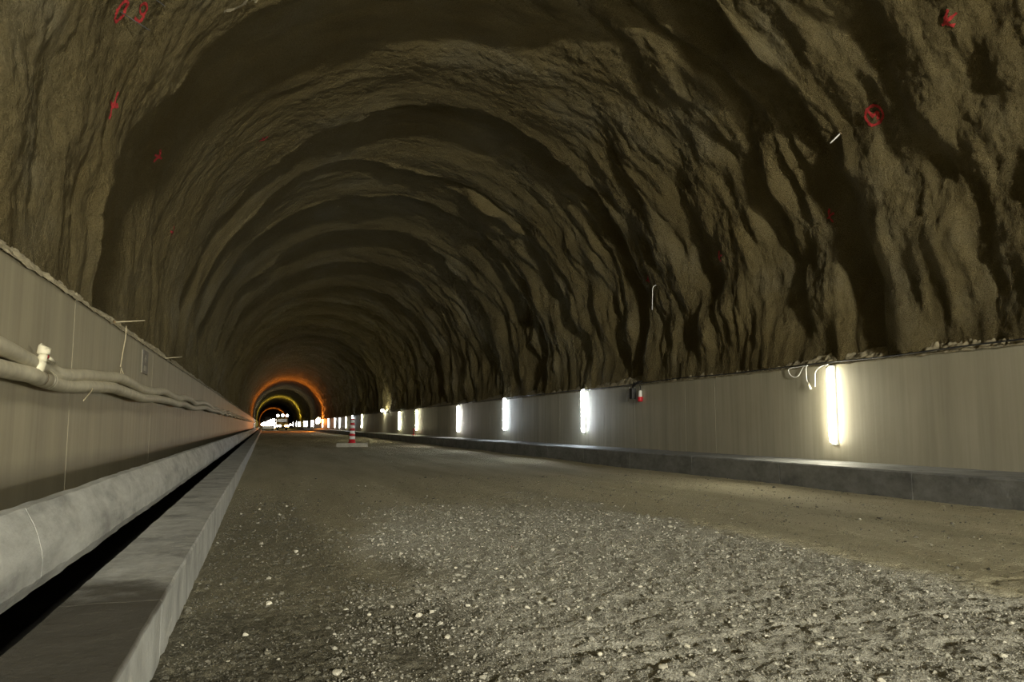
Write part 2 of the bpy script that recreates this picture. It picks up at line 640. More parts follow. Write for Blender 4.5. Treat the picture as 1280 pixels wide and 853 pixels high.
# rounded upper kerb, left
arc = [(-1.02 - .085 + .085 * math.cos(a), .56 + .10 * math.sin(a)) for a in np.linspace(0, 1.15, 6)]
prof = [(-1.30, .288), (-1.17, .286)] + fine_profile([(-1.058, .288), (-1.024, .348)], .04) + [(-1.018, .36), (-1.016, .44), (-1.022, .49)] + \
    [(-1.042, .55), (-1.066, .61), (-1.090, .655), (-1.104, .682)] + fine_profile([(-1.110, .693), (-1.165, .700), (-1.17, .69), (-1.17, .28)], .08)
o = extrude('trim_1', prof[::-1], ys_k, M['kerb_u'], .006, [4.46 + 7.53 * k for k in range(-2, 12)], .007, .0035, smooth=False, wob=.008)
tag(o, 'rounded grey concrete kerb running beside the left wall', kind='structure')
# gutter floor behind and between
o = extrude('trim_6', [(XL, .285), (-1.165, .285)], ys_w, M['kerb_r'])
tag(o, 'walkway behind the rounded left kerb', kind='structure')
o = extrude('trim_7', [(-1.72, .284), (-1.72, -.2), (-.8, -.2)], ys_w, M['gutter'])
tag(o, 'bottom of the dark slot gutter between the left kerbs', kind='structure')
# low kerb, left
prof = fine_profile([(XKB, -.25), (XKB, .275), (XKB + .008, .283), (XK - .012, .283), (XK, .271), (XK, -.08)], .05)
o = extrude('trim_2', prof, ys_k, M['kerb_l'], .005, [4.12 + 3.35 * k for k in range(-2, 24)], .005, .003, wob=.004)
tag(o, 'low square-edged concrete kerb bordering the gravel on the left', kind='structure')
# raised ledge, right
prof = fine_profile([(XLEDGE, -.1), (XLEDGE, .425), (XLEDGE + .025, .45), (XR + .02, .46)], .1)
o = extrude('trim_3', prof, ys_k, M['kerb_r'], .004, [3.0 * k for k in range(-4, 40)], .012, .012, wob=.003)
tag(o, 'raised dark concrete ledge at the foot of the right wall', kind='structure')


# rebound rubble on the wall tops
def rubble_edge(name, x, z, side, label):
    ys = rows([(Y0, 2, .4, .2), (2, 16, .022, .03), (16, 22, .03, .05), (22, 60, .08, .3), (60, 200, .5, 2)])
    u = np.linspace(0, 1, 18)
    U, YY = np.meshgrid(u, ys)
    low = .05 + .07 * (perlin(YY * .5, 3.1) + .5)
    X = x + side * (-.025 + .34 * U)
    Z = z - .012 + (low + .05) * np.sin(np.clip(U * 1.7, 0, PI / 2)) + .16 * U ** 2
    k = np.sin(PI * np.clip(U * .9 + .05, 0, 1))
    b = perlin(YY * 4, U * 2, 3.0) * .03 + perlin(YY * 9, U * 4, 1.0) * .024 + perlin(YY * 19, U * 7, 2.0) * .026
    X = X - side * b * k
    Z = Z + b * k * .8 - np.maximum(0, perlin(YY * 3, 9.9)) * .035 * (U < .2)
    me = np_mesh(name, np.stack([X, YY, Z], -1).reshape(-1, 3), grid_faces(len(ys), len(u), side > 0), True)
    tag(link(name, me, M['rubble']), label, kind='structure')


rubble_edge('trim_4', XL, ZL, -1, 'ragged sprayed concrete edge on top of the left wall')
rubble_edge('trim_5', XR, ZR, 1, 'ragged sprayed concrete edge on top of the right wall')

# end faces that close the tunnel
for nm, y, lb in (('wall_back', Y0 + .2, 'sprayed concrete face closing the tunnel near the start'), ('wall_far', Y1 - 2, 'dark rock face at the far end of the tunnel')):
    mb = MB()
    n = 48
    ring_ = [(CX + 6.9 * math.cos(a), y, CZ + 6.9 * math.sin(a)) for a in np.linspace(0, 2 * PI, n, endpoint=False)]
    mb.add([(CX, y, CZ)] + ring_, [(0, 1 + i, 1 + (i + 1) % n) for i in range(n)])
    tag(mb.build(nm, M['vault']), lb, kind='structure')


# ------------------------------------------------------------------ roadway
def zone_loose(X, Y):
    n = perlin(X * .9, Y * .6, 4.0) * .55 + perlin(X * 3, Y * 2, 6.0) * .25
    right = sstep(4.80, 4.42, X + n * .45 + .03 * (Y - 5) + .10 * perlin(X * 5, Y * 4, 91.0))
    left = sstep(.2, 1.1, X - .10 * (Y - 4) + n * .9)
    far = sstep(12.5, 8.5, Y + n * 2.5)
    return right * left * far


def zone_coarse(X, Y):
    n = perlin(X * .9, Y * .7, 14.0) * .6 + perlin(X * 3.2, Y * 2.2, 16.0) * .3
    a = sstep(7.5, 4.4, Y + n * 1.6) * sstep(1.7, .5, X + n * .8)
    b = .7 * sstep(1.0, .35, X + n * .35) * sstep(16, 8, Y)
    return np.clip(np.maximum(a, b), 0, 1)


def zone_dust(X, Y):
    n = perlin(X * 1.2, Y * .25, 24.0) * .7 + perlin(X * 4, Y * 1.2, 26.0) * .25
    return np.clip(sstep(7.0, 8.4, X + n) + .55 * sstep(.1, .5, n) * sstep(4.6, 5.4, X), 0, 1)


def road_z(X, Y):
    lo, co = zone_loose(X, Y), zone_coarse(X, Y)
    z = perlin(X * .35, Y * .22, .5) * .03 + perlin(X * 1.3, Y * .5, 1.5) * .014
    z += perlin(X * 7, Y * 5, 2.5) * .006
    near = sstep(26, 8, Y)
    z += near * (.35 + .65 * np.maximum(lo, co)) * (perlin(X * 13, Y * 12, 3.5) * .014 + perlin(X * 30, Y * 28, 4.5) * .010)
    # ripples left by wheels across the near gravel
    rip = np.sin((Y * 1.0 - X * .45 + .6 * perlin(X * .9, Y * .9, 21.0)) * 2 * PI / .62)
    z += rip * .009 * sstep(6.2, 4.2, Y) * sstep(2.6, 1.4, X) * (.5 + perlin(X * 2, Y * 2, 23.0))
    rut = np.abs(perlin(X * 1.1 + .6 * Y, Y * 1.6, 31.0))
    z -= .018 * sstep(.14, .0, rut) * sstep(5.6, 4.2, Y) * sstep(.8, 1.6, X)
    # tread print at the rim of the packed lane
    c = 4.66 + .02 * (Y - 5)
    d = X - c
    z += sstep(-.02, .10, d) * sstep(9.5, 6.5, Y) * .022
    tr = np.exp(-(d / .13) ** 2) * sstep(9.5, 7.5, Y)
    z += tr * .018 * np.sin((Y + d * 1.4) * 2 * PI / .27)
    # dust drifted against the ledge
    z += .05 * sstep(8.1, 8.8, X + .12 * perlin(X, Y * .8, 41.0))
    # wheel lanes
    z -= .02 * np.exp(-((X - 6.2) / .5) ** 2) + .015 * np.exp(-((X - 2.6) / .45) ** 2) * sstep(6, 12, Y)
    return z


def build_road():
    ys = [Y0]
    while ys[-1] < 1.2:
        ys.append(ys[-1] + .35)
    while ys[-1] < 70:
        ys.append(ys[-1] + max(.011, ys[-1] * .0042))
    while ys[-1] < Y1:
        ys.append(ys[-1] * 1.02)
    ys = np.array(ys)
    xs = np.linspace(XK - .06, XLEDGE + .06, 560)
    XX, YY = np.meshgrid(xs, ys)
    Z = road_z(XX, YY)
    me = np_mesh('floor', np.stack([XX, YY, Z], -1).reshape(-1, 3), grid_faces(len(ys), len(xs)), True)
    for nm, fn in (('loose', zone_loose), ('coarse', zone_coarse), ('dust', zone_dust)):
        a = me.attributes.new(nm, 'FLOAT', 'POINT')
        a.data.foreach_set('value', fn(XX, YY).ravel().astype(np.float32))
    tag(link('floor', me, M['road']), 'unpaved roadway of packed brown dirt and grey gravel', kind='structure')


build_road()

# ------------------------------------------------------------------ stones
import bmesh
_bm = bmesh.new()
bmesh.ops.create_icosphere(_bm, subdivisions=2, radius=1.0)
_bm.verts.index_update()
ICO_V = np.array([v.co[:] for v in _bm.verts])
ICO_F = np.array([[v.index for v in f.verts] for f in _bm.faces])
_bm.free()
_bm = bmesh.new()
bmesh.ops.create_icosphere(_bm, subdivisions=1, radius=1.0)
_bm.verts.index_update()
ICO1_V = np.array([v.co[:] for v in _bm.verts])
ICO1_F = np.array([[v.index for v in f.verts] for f in _bm.faces])
_bm.free()


_t = (1 + 5 ** .5) / 2
ICO0_V = np.array([(-1, _t, 0), (1, _t, 0), (-1, -_t, 0), (1, -_t, 0), (0, -1, _t), (0, 1, _t), (0, -1, -_t), (0, 1, -_t), (_t, 0, -1), (_t, 0, 1), (-_t, 0, -1), (-_t, 0, 1)]) / math.hypot(1, _t)
ICO0_F = np.array([(0, 11, 5), (0, 5, 1), (0, 1, 7), (0, 7, 10), (0, 10, 11), (1, 5, 9), (5, 11, 4), (11, 10, 2), (10, 7, 6), (7, 1, 8), (3, 9, 4), (3, 4, 2), (3, 2, 6), (3, 6, 8), (3, 8, 9), (4, 9, 5), (2, 4, 11), (6, 2, 10), (8, 6, 7), (9, 8, 1)])


def rock(V, r, seed, flat=.7):
    """angular chipped rock: a few random planes cut the ball"""
    g = np.random.default_rng(seed)
    P = V.copy()
    for _ in range(9):
        n = g.normal(size=3)
        n /= np.linalg.norm(n)
        d = g.uniform(.45, .8)
        over = P @ n - d
        P = P - np.clip(over, 0, None)[:, None] * n
    P = P * (g.uniform(.8, 1.3), g.uniform(.7, 1.1), flat * g.uniform(.75, 1.1))
    a = g.uniform(0, 2 * PI)
    c, s_ = math.cos(a), math.sin(a)
    P = P @ np.array([[c, -s_, 0], [s_, c, 0], [0, 0, 1]]).T
    return P * r


def scatter(N, ymax, rmed, sig, rmin, rmax, BV, BF, lift, dens, seed):
    g = np.random.default_rng(seed)
    y = 2.0 * (ymax / 2.0) ** g.random(N)
    x = g.uniform(XK + .03, XLEDGE - .05, N)
    lo, co = zone_loose(x, y), zone_coarse(x, y)
    clump = np.clip(.75 + 1.1 * perlin(x * 2.2, y * 1.6, 51.0), .12, 1.4)
    keep = (g.random(N) < np.clip((dens + lo * .9 + co * .8) * clump, 0, 1)) & (x < 3.7 + .66 * y)
    x, y = x[keep], y[keep]
    n = len(x)
    r = np.clip(g.lognormal(math.log(rmed), sig, n), rmin, rmax) * np.clip(.6 + y * .08, .7, 1.4)
    z = road_z(x, y)
    protos = np.array([rock(BV, 1.0, seed + k) for k in range(24)])
    P = protos[g.integers(0, 24, n)]
    a = g.uniform(0, 2 * PI, n)
    ca, sa = np.cos(a)[:, None], np.sin(a)[:, None]
    Q = np.stack([P[..., 0] * ca - P[..., 1] * sa, P[..., 0] * sa + P[..., 1] * ca, P[..., 2]], -1)
    Q = Q * r[:, None, None] + np.stack([x, y, z + r * lift], -1)[:, None, :]
    F = BF[None] + (np.arange(n) * len(BV))[:, None, None]
    return Q.reshape(-1, 3), F.reshape(-1, 3), np.repeat(zone_loose(x, y), len(BV))


def build_gravel():
    V1, F1, l1 = scatter(30000, 17, .0088, .45, .005, .028, ICO1_V, ICO1_F, .2, .10, 11)
    V2, F2, l2 = scatter(110000, 15, .0048, .35, .0025, .010, ICO0_V, ICO0_F, .25, .10, 77)
    me = np_mesh('gravel', np.concatenate([V1, V2]), np.concatenate([F1, F2 + len(V1)]), False)
    at = me.attributes.new('loose', 'FLOAT', 'POINT')
    at.data.foreach_set('value', np.concatenate([l1, l2]).astype(np.float32))
    tag(link('gravel', me, M['stones']), 'loose grey gravel scattered over the roadway', 'gravel', kind='stuff')


build_gravel()
STONES = [(3.39, 3.83, 8), (1.79, 4.25, 7), (1.49, 3.37, 5), (2.42, 4.86, 6), (1.76, 3.31, 9), (1.85, 3.22, 7), (2.5, 4.1, 6), (1.22, 4.78, 6), (0.62, 4.73, 5),
          (0.77, 4.87, 5), (0.89, 4.61, 8), (0.97, 4.66, 6), (1.62, 5.16, 7), (1.95, 5.28, 7), (1.55, 4.61, 6), (3.06, 3.92, 6), (2.83, 3.5, 5),
          (2.15, 3.53, 6), (-0.06, 4.42, 6), (0.06, 5.19, 8), (0.35, 3.68, 9), (3.4, 3.0, 7), (2.6, 2.9, 7), (0.94, 4.09, 6), (1.85, 4.55, 5),
          (1.57, 3.6, 5), (3.92, 3.39, 6), (1.44, 6.02, 6), (1.72, 5.87, 6), (2.05, 3.6, 7), (3.16, 4.37, 5), (2.68, 3.42, 6), (3.42, 3.31, 5),
          (0.30, 7.2, 6), (-.02, 10.9, 7), (.33, 11.2, 7), (6.6, 7.6, 7), (4.4, 4.9, 6)]
proto_meshes = []
for k in range(8):
    proto_meshes.append(np_mesh('stone', rock(ICO_V, 1.0, 100 + k, .8), ICO_F, False))
    proto_meshes[-1].materials.append(M['pale'])
for i, (x, y, s) in enumerate(STONES):
    o = bpy.data.objects.new('stone', proto_meshes[i % 8])
    COL.objects.link(o)
    r = s * .0031
    o.scale = (r, r, r)
    o.rotation_euler = (0, 0, random.uniform(0, 6.28))
    o.location = (x, y, float(road_z(np.array(x), np.array(y))) + r * .42)
    tag(o, 'pale grey angular stone lying loose on the gravel roadway', 'stone', 'pale loose stones on the gravel')

# ------------------------------------------------------------------ tube lights on the right wall
TUBE_S = 90.0


def tube_glow(name, col, k=1.0):
    """prismatic diffuser: its sides glow softer than its front"""
    return (emit(name + '_side', col, TUBE_S * .55 * k), emit(name + '_front', col, TUBE_S * 1.9 * k))


T_CREAM = tube_glow('tube_glow_cream', (1.0, .94, .72))
T_BLUE = tube_glow('tube_glow_cool', (.84, .93, 1.0))
T_WHITE = tube_glow('tube_glow_white', (1.0, .97, .90))
T_YEL = tube_glow('tube_glow_yellowish', (1.0, .94, .62))
T_FAR = tube_glow('tube_glow_far', (1.0, .97, .90), .4)


def set_glow(root, glow):
    for ch in root.children:
        if ch.name.startswith('diffuser'):
            for sl, m_ in zip(ch.material_slots, glow):
                sl.link = 'OBJECT'
                sl.material = m_


def make_tube_light():
    """wall face at x = 0, light points to -x; origin at its middle on the wall"""
    root = thing('tube_light', 'x', 'light', (0, 0, 0))
    MB().box((-.05, -.064, -.72), (0, .064, .72), .008).build('housing', M['white'], root)
    vs, fs = [], []
    secs = [(-.69, .2), (-.685, .6), (-.665, .9), (-.63, 1.0), (.63, 1.0), (.665, .9), (.685, .6), (.69, .2)]
    n = 10
    for z, sc in secs:
        for k in range(n + 1):
            a = PI * k / n
            vs.append((-.05 - .085 * math.sin(a) * sc, .066 * math.cos(a) * (.4 + .6 * sc), z))
    for i in range(len(secs) - 1):
        for k in range(n):
            a = i * (n + 1) + k
            fs.append((a, a + 1, a + n + 2, a + n + 1))
    fs.append(tuple(range(n, -1, -1)))
    fs.append(tuple((len(secs) - 1) * (n + 1) + k for k in range(n + 1)))
    mb = MB().add(vs, fs, True)
    d = mb.build('diffuser', T_CREAM[0], root)
    d.data.materials.append(T_CREAM[1])
    for p in d.data.polygons:
        if p.normal.x < -.7:
            p.material_index = 1
    tag(d, 'glowing white diffuser')
    set_glow(root, T_CREAM)
    for z in (-.45, .45):
        MB().box((-.07, -.056, z - .012), (0, .056, z + .012), .002).build('clip', M['steel'], root)
    MB().tube(spline([(-.03, 0, .70), (-.03, .01, .725), (-.028, .03, .74), (-.028, .06, .735)], 5), .008, 6).build('cable', M['black'], root)
    return root


TUBES = [  # y, mid z, glow, label
    (11.95, 1.47, T_CREAM, 'bright tube light on the right wall beside the looped white flex'),
    (23.7, 1.57, T_BLUE, 'cool white tube light next past the red and white plug'),
    (32.5, 1.58, T_BLUE, 'cool white tube light, third along the right wall from the white flex'),
    (41.0, 1.45, T_WHITE, 'white tube light, fourth along the right wall, before the red marker'),
    (53.0, 1.46, T_YEL, 'yellowish tube light directly above the red marker on the ledge'),
    (60.2, 1.45, T_YEL, 'yellowish tube light next beyond the one above the red marker'),
    (84.4, 1.55, T_YEL, 'yellowish tube light between the hanging bulb and the striped post'),
    (93.9, 1.57, T_BLUE, 'white tube light showing just behind the striped post'),
    (101.5, 1.47, T_YEL, 'tube light next to the left of the striped post, seen past its slab'),
    (110.2, 1.40, T_WHITE, 'second white tube light beyond the striped post'),
    (118.0, 1.47, T_WHITE, 'third white tube light beyond the striped post, close to a neighbour'),
    (129.8, 1.50, T_WHITE, 'last separate white tube light before the orange lamp'),
]
tl = make_tube_light()
FAR = [143, 171, 178, 196, 203, 211, 234, 246, 262, 290]
first = True
for y, z, g, lb in TUBES:
    o = tl if first else copy_tree(tl)
    first = False
    o.location = (XR, y, z)
    tag(o, lb, 'light', 'tube lights along the right wall')
    set_glow(o, g)
for y in FAR:
    o = copy_tree(tl)
    o.location = (XR, y, 1.47)
    tag(o, 'tiny white tube light in the merged far row beside the orange lamp', 'light', 'distant tube lights at the far end')
    set_glow(o, T_FAR)
for y in (2.2, -7.5):
    o = copy_tree(tl)
    o.location = (XR, y, 1.47)
    tag(o, 'tube light on the right wall, nearer than the one beside the white flex', 'light', 'tube lights near the start of the right wall')
    set_glow(o, T_CREAM)

# supply cable that feeds them
pts = []
y = -8.0
while y < 135:
    pts.append((XR - .02, y, 2.27 + random.uniform(-.03, .02)))
    y += random.uniform(1.3, 2.4)
mb = MB().tube(spline(pts, 5), .013, 6)
tag(mb.build('supply_cable', M['black']), 'black cable running along the top edge of the right wall', 'cable')

# white flex with its plug, beside the first tube
t = thing('white_flex', 'loose white flex dangling in loops beside the brightest tube light', 'cable', (XR - .03, 12.6, 2.2))
dy = lambda px: (1012 - px) * .0222
loop = [(0, -.55, .02), (0, -.36, .0), (-.02, -.22, -.10), (-.02, -.20, -.30), (-.02, -.19, -.38)]
mb = MB().tube(spline(loop, 8), .009, 6)
loop2 = [(0, .02, .04), (0, .15, .02), (-.01, .30, -.14), (-.02, .48, -.14), (-.02, .58, -.02), (-.01, .50, .03), (0, .30, .03), (0, .08, .04), (-.01, .06, -.06), (-.02, .04, -.22), (-.02, .0, -.30)]
mb.tube(spline(loop2, 8), .009, 6)
mb.build('cord', M['white'], t)
MB().tube([(-.02, .0, -.29), (-.03, -.03, -.34), (-.03, -.08, -.41)], [.018, .024, .022], 8).build('plug', M['pvc'], t)

# hanging sockets and the red and white plug
t = thing('cable_junction', 'dark junction box with a cable bundle hanging from the right wall top', 'box', (XR - .02, 20.0, 2.2))
MB().box((-.12, -.02, -.36), (.0, .16, -.06), .015).build('box', M['black'], t)
mb = MB()
for k in range(5):
    mb.tube(spline([(-.03, -.45 + .12 * k, .12), (-.06, -.10 + .05 * k, .02 - .02 * k), (-.06, .05 + .02 * k, -.08), (-.05, .10, -.22)], 6), .016, 6)
mb.build('cable_bundle', M['black'], t)
for a, b in ((.24, .0), (.33, -.12)):
    MB().tube(spline([(-.08, a - .02, b - .02), (-.09, a + .02, b - .16), (-.08, a + .06, b - .30)], 4), [.022] * 9, 6).build('strap', M['steel'], t)
t = thing('plug_connector', 'red and white plug hanging beside the dark junction box', 'plug', (XR - .06, 19.62, 1.84))
MB().tube([(0, .01, .22), (0, .01, .20), (-.01, 0, .06), (-.01, 0, .04)], [.035, .045, .05, .06], 10).build('grip', M['white'], t)
MB().tube([(-.01, 0, .045), (-.01, 0, .03), (-.02, -.01, -.08), (-.02, -.01, -.09)], [.06, .075, .07, .05], 12).build('collar', M['red'], t)
MB().tube(spline([(0, .01, .21), (.02, .03, .30), (.03, .10, .37)], 5), .012, 6).build('cable', M['black'], t)

# small hanging bulb
t = thing('hanging_bulb', 'single bare bulb lamp hanging at the top of the right wall', 'lamp', (XR - .18, 68.4, 2.42))
vs = [(0, 0, -.17)]
MB().tube([(0, 0, -.17), (0, 0, -.15), (0, 0, -.06), (0, 0, .03), (0, 0, .07)], [.05, .11, .15, .11, .05], 10).build('bulb', emit('bulb_glow', (1, .95, .66), 160), t)
MB().tube([(0, 0, .07), (0, 0, .18)], [.05, .045], 8).build('holder', M['black'], t)
MB().tube(spline([(0, 0, .17), (.02, .05, .6), (-.10, .1, 1.3), (-.05, .1, 1.9)], 5), .014, 6).build('cord', M['black'], t)

# small red T-shaped marker on the ledge
t = thing('marker_post', 'small red T-shaped marker standing on the right ledge', 'marker', (9.5, 52.0, .455))
MB().box((-.12, -.12, 0), (.12, .12, .03), .006).build('foot', M['red'], t)
MB().tube([(0, 0, .02), (0, 0, .36)], .035, 8).build('post', M['red'], t)
MB().box((-.05, -.20, .34), (.05, .20, .46), .01).build('crosspiece', M['red'], t)

# ------------------------------------------------------------------ striped post on its slab
DX, DY = 4.34, 41.1
gz = float(road_z(np.array(DX), np.array(DY)))
mb = MB()
mb.box((-.78, -.40, -.03), (.78, .40, .20), .03)
o = mb.build('concrete_slab', plain('pale_slab_concrete', (.42, .40, .33), .85, 0, .2, 5), None, (DX, DY, gz))
tag(o, 'pale concrete slab lying on the roadway under the striped post', 'slab')
o.rotation_euler = (0, 0, -.12)
t = thing('traffic_post', 'red and white striped traffic post standing on a concrete slab', 'post', (DX, DY + .05, gz + .2))
MB().tube([(0, 0, 0), (0, 0, .02), (0, 0, .05), (0, 0, .19)], [.20, .20, .165, .16], 16).build('base', M['red'], t)
zz = .19
for k in range(7):
    h = .155 if k % 2 == 0 else .125
    r0, r1 = .155 - .062 * (zz - .19) / .95, .155 - .062 * (zz + h - .19) / .95
    MB().tube([(0, 0, zz), (0, 0, zz + h)], [r0, r1], 16).build('white_band' if k % 2 == 0 else 'red_band', M['band'] if k % 2 == 0 else M['red'], t)
    zz += h
MB().tube([(0, 0, zz), (0, 0, zz + .05), (0, 0, zz + .07)], [.095, .08, .03], 12).build('cap', M['red'], t)

# ------------------------------------------------------------------ pipes on the left wall
UP = [(-6, 1.66), (0, 1.66), (2.5, 1.69), (5, 1.67), (6.17, 1.655), (7.01, 1.615), (7.56, 1.59), (8.17, 1.56), (9.03, 1.61), (10.36, 1.67), (11.01, 1.70), (11.78, 1.68), (13.0, 1.65),
      (14.28, 1.66), (15.72, 1.72), (17.07, 1.70), (18.6, 1.69), (19.59, 1.73), (21.3, 1.74), (23.0, 1.70), (25.76, 1.79), (28, 1.76), (31, 1.72), (33.3, 1.77)]
LO = [(-6, 1.5), (0, 1.49), (3, 1.5), (6.21, 1.50), (6.73, 1.50), (7.04, 1.495), (7.48, 1.48), (8.19, 1.47), (9.06, 1.50), (10.39, 1.55), (10.94, 1.55), (11.83, 1.53), (13.05, 1.51),
      (14.96, 1.56), (16.84, 1.57), (18.2, 1.55), (19.66, 1.59), (22.36, 1.55), (25.84, 1.64), (29.35, 1.62), (34.0, 1.65)]
y = 36.0
k = 0
while y < 250:
    b = 1.745 + (.035 if k % 2 else -.035)
    UP.append((y, b))
    LO.append((y + .6, b - .10))
    y += 2.6
    k += 1


def wave(i):
    return .018 * math.sin(i * 1.9) + .012 * math.sin(i * .7 + 1)


XPU, XPL = XL + .085, XL + .105
t_u = thing('upper_pipe', 'upper of two dusty grey pipes sagging along the left wall', 'pipe', (0, 0, 0))
MB().tube(spline([(XPU + wave(i) + .02, a, b) for i, (a, b) in enumerate(UP)], 8), .066, 14).build('pipe_run', M['pipe'], t_u)
t_l = thing('lower_pipe', 'lower dusty grey pipe on the left wall, fitted with a cream valve', 'pipe', (0, 0, 0))
MB().tube(spline([(XPL + wave(i + 9) + .02, a, b) for i, (a, b) in enumerate(LO)], 8), .066, 14).build('pipe_run', M['pipe'], t_l)
VY = 7.22
vx, vz = XPL + .02, 1.49
valve = MB()
valve.tube([(vx, VY, vz + .03), (vx + .02, VY - .015, vz + .09), (vx + .035, VY - .01, vz + .13)], [.05, .044, .038], 12)
valve.tube([(vx + .035, VY - .01, vz + .125), (vx + .04, VY, vz + .19)], [.036, .034], 12)
valve.tube([(vx + .04, VY, vz + .185), (vx + .04, VY, vz + .195), (vx + .045, VY + .01, vz + .245), (vx + .05, VY + .01, vz + .25)], [.046, .05, .05, .044], 12)
vo = valve.build('valve', M['pvc'], t_l)
tag(vo, 'cream plastic stub valve')
MB().tube([(vx + .05, VY + .03, vz + .175), (vx + .07, VY + .10, vz + .158), (vx + .08, VY + .21, vz + .135)], [.014, .017, .014], 8).build('handle', M['pvc'], vo)
MB().tube([(vx + .05, VY + .02, vz + .178), (vx + .057, VY + .055, vz + .168)], [.019, .019], 8).build('handle_collar', M['red'], vo)


def hoop(x, y, z, r, w):
    mb = MB()
    mb.tube([(x, y - w, z), (x, y - w * .5, z), (x, y + w * .5, z), (x, y + w, z)], [r * .99, r, r, r * .99], 16, cap=False)
    return mb


hoop(vx, VY + .28, 1.487, .078, .02).build('clamp', M['pvc'], t_l)
hoop(vx, VY + .35, 1.484, .078, .02).build('clamp', M['pvc'], t_l)
hoop(vx, VY + .10, 1.489, .0685, .012).build('rust_band', M['rod'], t_l)
MB().tube(spline([(vx + .06, 9.02, 1.52), (vx + .085, 8.95, 1.46), (vx + .09, 8.75, 1.40), (vx + .08, 8.60, 1.34)], 5), .006, 5).build('tie_wire', M['wire'], t_l)
hoop(vx + .01, 10.9, 1.55, .072, .012).build('tie_wire', M['wire'], t_l)
# wire that hangs the pipes from a rod in the vault foot
t = thing('hanger_wire', 'pale twisted wire holding the pipes from the top of the left wall', 'wire', (XL + .02, 11.9, 2.36))
mb = MB().tube(spline([(0, .08, .12), (.012, .0, -.05), (.006, -.10, -.25), (.012, -.28, -.48)], 6), .009, 5)
mb.tube([(.012, -.28, -.48), (.05, -.45, -.63)], .008, 5)
mb.tube([(.012, -.28, -.48), (.05, -.05, -.63)], .008, 5)
mb.build('strand', M['wire'], t)


def steel_rod(p0, p1, r, label, mat='wire'):
    p0, p1 = Vector(p0), Vector(p1)
    t = thing('anchor_rod', label, 'rod', p0)
    d = p1 - p0
    MB().tube([(0, 0, 0), d * .5, d], r, 6).build('shaft', M[mat], t)
    n = d.normalized()
    MB().tube([n * .0, n * .012], [r * 3, r * 3], 8).build('washer', M['rod'], t)


steel_rod((XL - .10, 11.75, 2.50), (XL + .25, 12.0, 2.57), .010, 'thin rod sticking out above the pipe hanger wire')
steel_rod((XL - .08, 16.9, 2.42), (XL + .26, 17.2, 2.49), .011, 'thin rod sticking out of the left wall top past the plate')
steel_rod((XL - .15, 5.55, 2.68), (XL + .12, 5.8, 2.62), .010, 'thin rod sticking out of the vault low on the near left')
for th, y, lb in ((-65.8, 9.35, 'thin bolt poking from the red circle on the upper left vault'), (-62.6, 9.30, 'thin bolt poking from the topmost red mark on the left vault')):
    p = onto(th, y, -.03)
    a = math.radians(th)
    if p is not None:
        steel_rod(p, p - Vector((math.sin(a), -.25, math.cos(a))) * .36, .007, lb, 'dark')
p = onto(61.3, 10.79, -.02)
if p is not None:
    steel_rod(p, p + Vector((-.14, .10, -.16)), .013, 'short pale rod on the right vault below the circled red mark', 'white')
p = onto(74.5, 18.5, -.02)
if p is not None:
    t = thing('dangling_wire', 'thin pale wire dangling down the right vault', 'wire', p)
    MB().tube(spline([(0, 0, 0), (-.10, .03, -.08), (-.11, .05, -.35), (-.13, .04, -.68)], 6), .009, 5).build('strand', M['white'], t)

# dusty plate on the left wall
t = thing('wall_plate', 'small dusty dark plate fixed upright on the left wall above the pipes', 'sign', (XL, 13.95, 2.12))
MB().box((0, -.30, -.19), (.025, .30, .19), .006).build('plate', M['plate'], t)
mb = MB()
mb.box((.024, -.08, .05), (.028, .10, .075), 0)
mb.box((.024, -.02, .00), (.028, .03, .12), 0)
mb.build('marking', M['smudge'], t)
MB().box((.024, -.14, -.14), (.028, .12, -.06), 0).build('marking', M['smudge'], t)

# ------------------------------------------------------------------ lamps and machines far down the tunnel
FLOOD_S = 7600.0
SOD = emit('sodium_glow', (1.0, .30, .045), 560)
LAMP_W = emit('work_lamp_glow', (1.0, .90, .72), 25)
LAMP_A = emit('amber_lamp_glow', (1.0, .62, .22), 25)
LAMP_G = emit('yellow_lamp_glow', (1.0, .80, .12), 900)


def flood(name, label, loc, r, mat, face):
    """round floodlight on a bracket, face = direction of its glass"""
    t = thing(name, label, 'lamp', loc)
    d = Vector(face).normalized()
    MB().tube([d * -.22, d * -.18, d * -.02, d * .0], [r * .3, r * .75, r * 1.05, r * 1.05], 14).build('housing', M['dark'], t)
    MB().tube([d * .0, d * .015, d * .03], [r, r * .9, r * .4], 14).build('lens', mat, t)
    MB().tube([d * -.12, d * -.12 + Vector((.15, 0, -.3)), Vector((.16, .2, -.4 - loc[2] + 2.0))], .02, 6).build('bracket', M['steel'], t)
    return t


flood('flood_lamp', 'glaring orange lamp on the right wall far down the tunnel', (9.4, 148, 1.95), .6, SOD, (-.75, -.62, .25))
flood('flood_lamp', 'yellow lamp lighting the vault ring beyond the truck', (9.4, 236, 2.4), .45, LAMP_G, (-.8, .25, .55))
flood('flood_lamp', 'second orange lamp lighting the last visible vault ring', (9.4, 395, 2.3), .7, SOD, (-.85, .1, .45))


def wheel(mb, x, y, z, r, w):
    mb.tube([(x - w / 2, y, z), (x - w / 2 + .03, y, z), (x + w / 2 - .03, y, z), (x + w / 2, y, z)], [r * .85, r, r, r * .85], 18)


def lamp_head(name, root, x, y, z, r, mat):
    h = MB().tube([(x, y + .16, z), (x, y + .02, z), (x, y, z)], [r * .6, r * 1.08, r * 1.08], 12).build(name, M['dark'], root)
    MB().tube([(x, y, z), (x, y - .03, z)], [r, r * .7], 12).build('lens', mat, h)


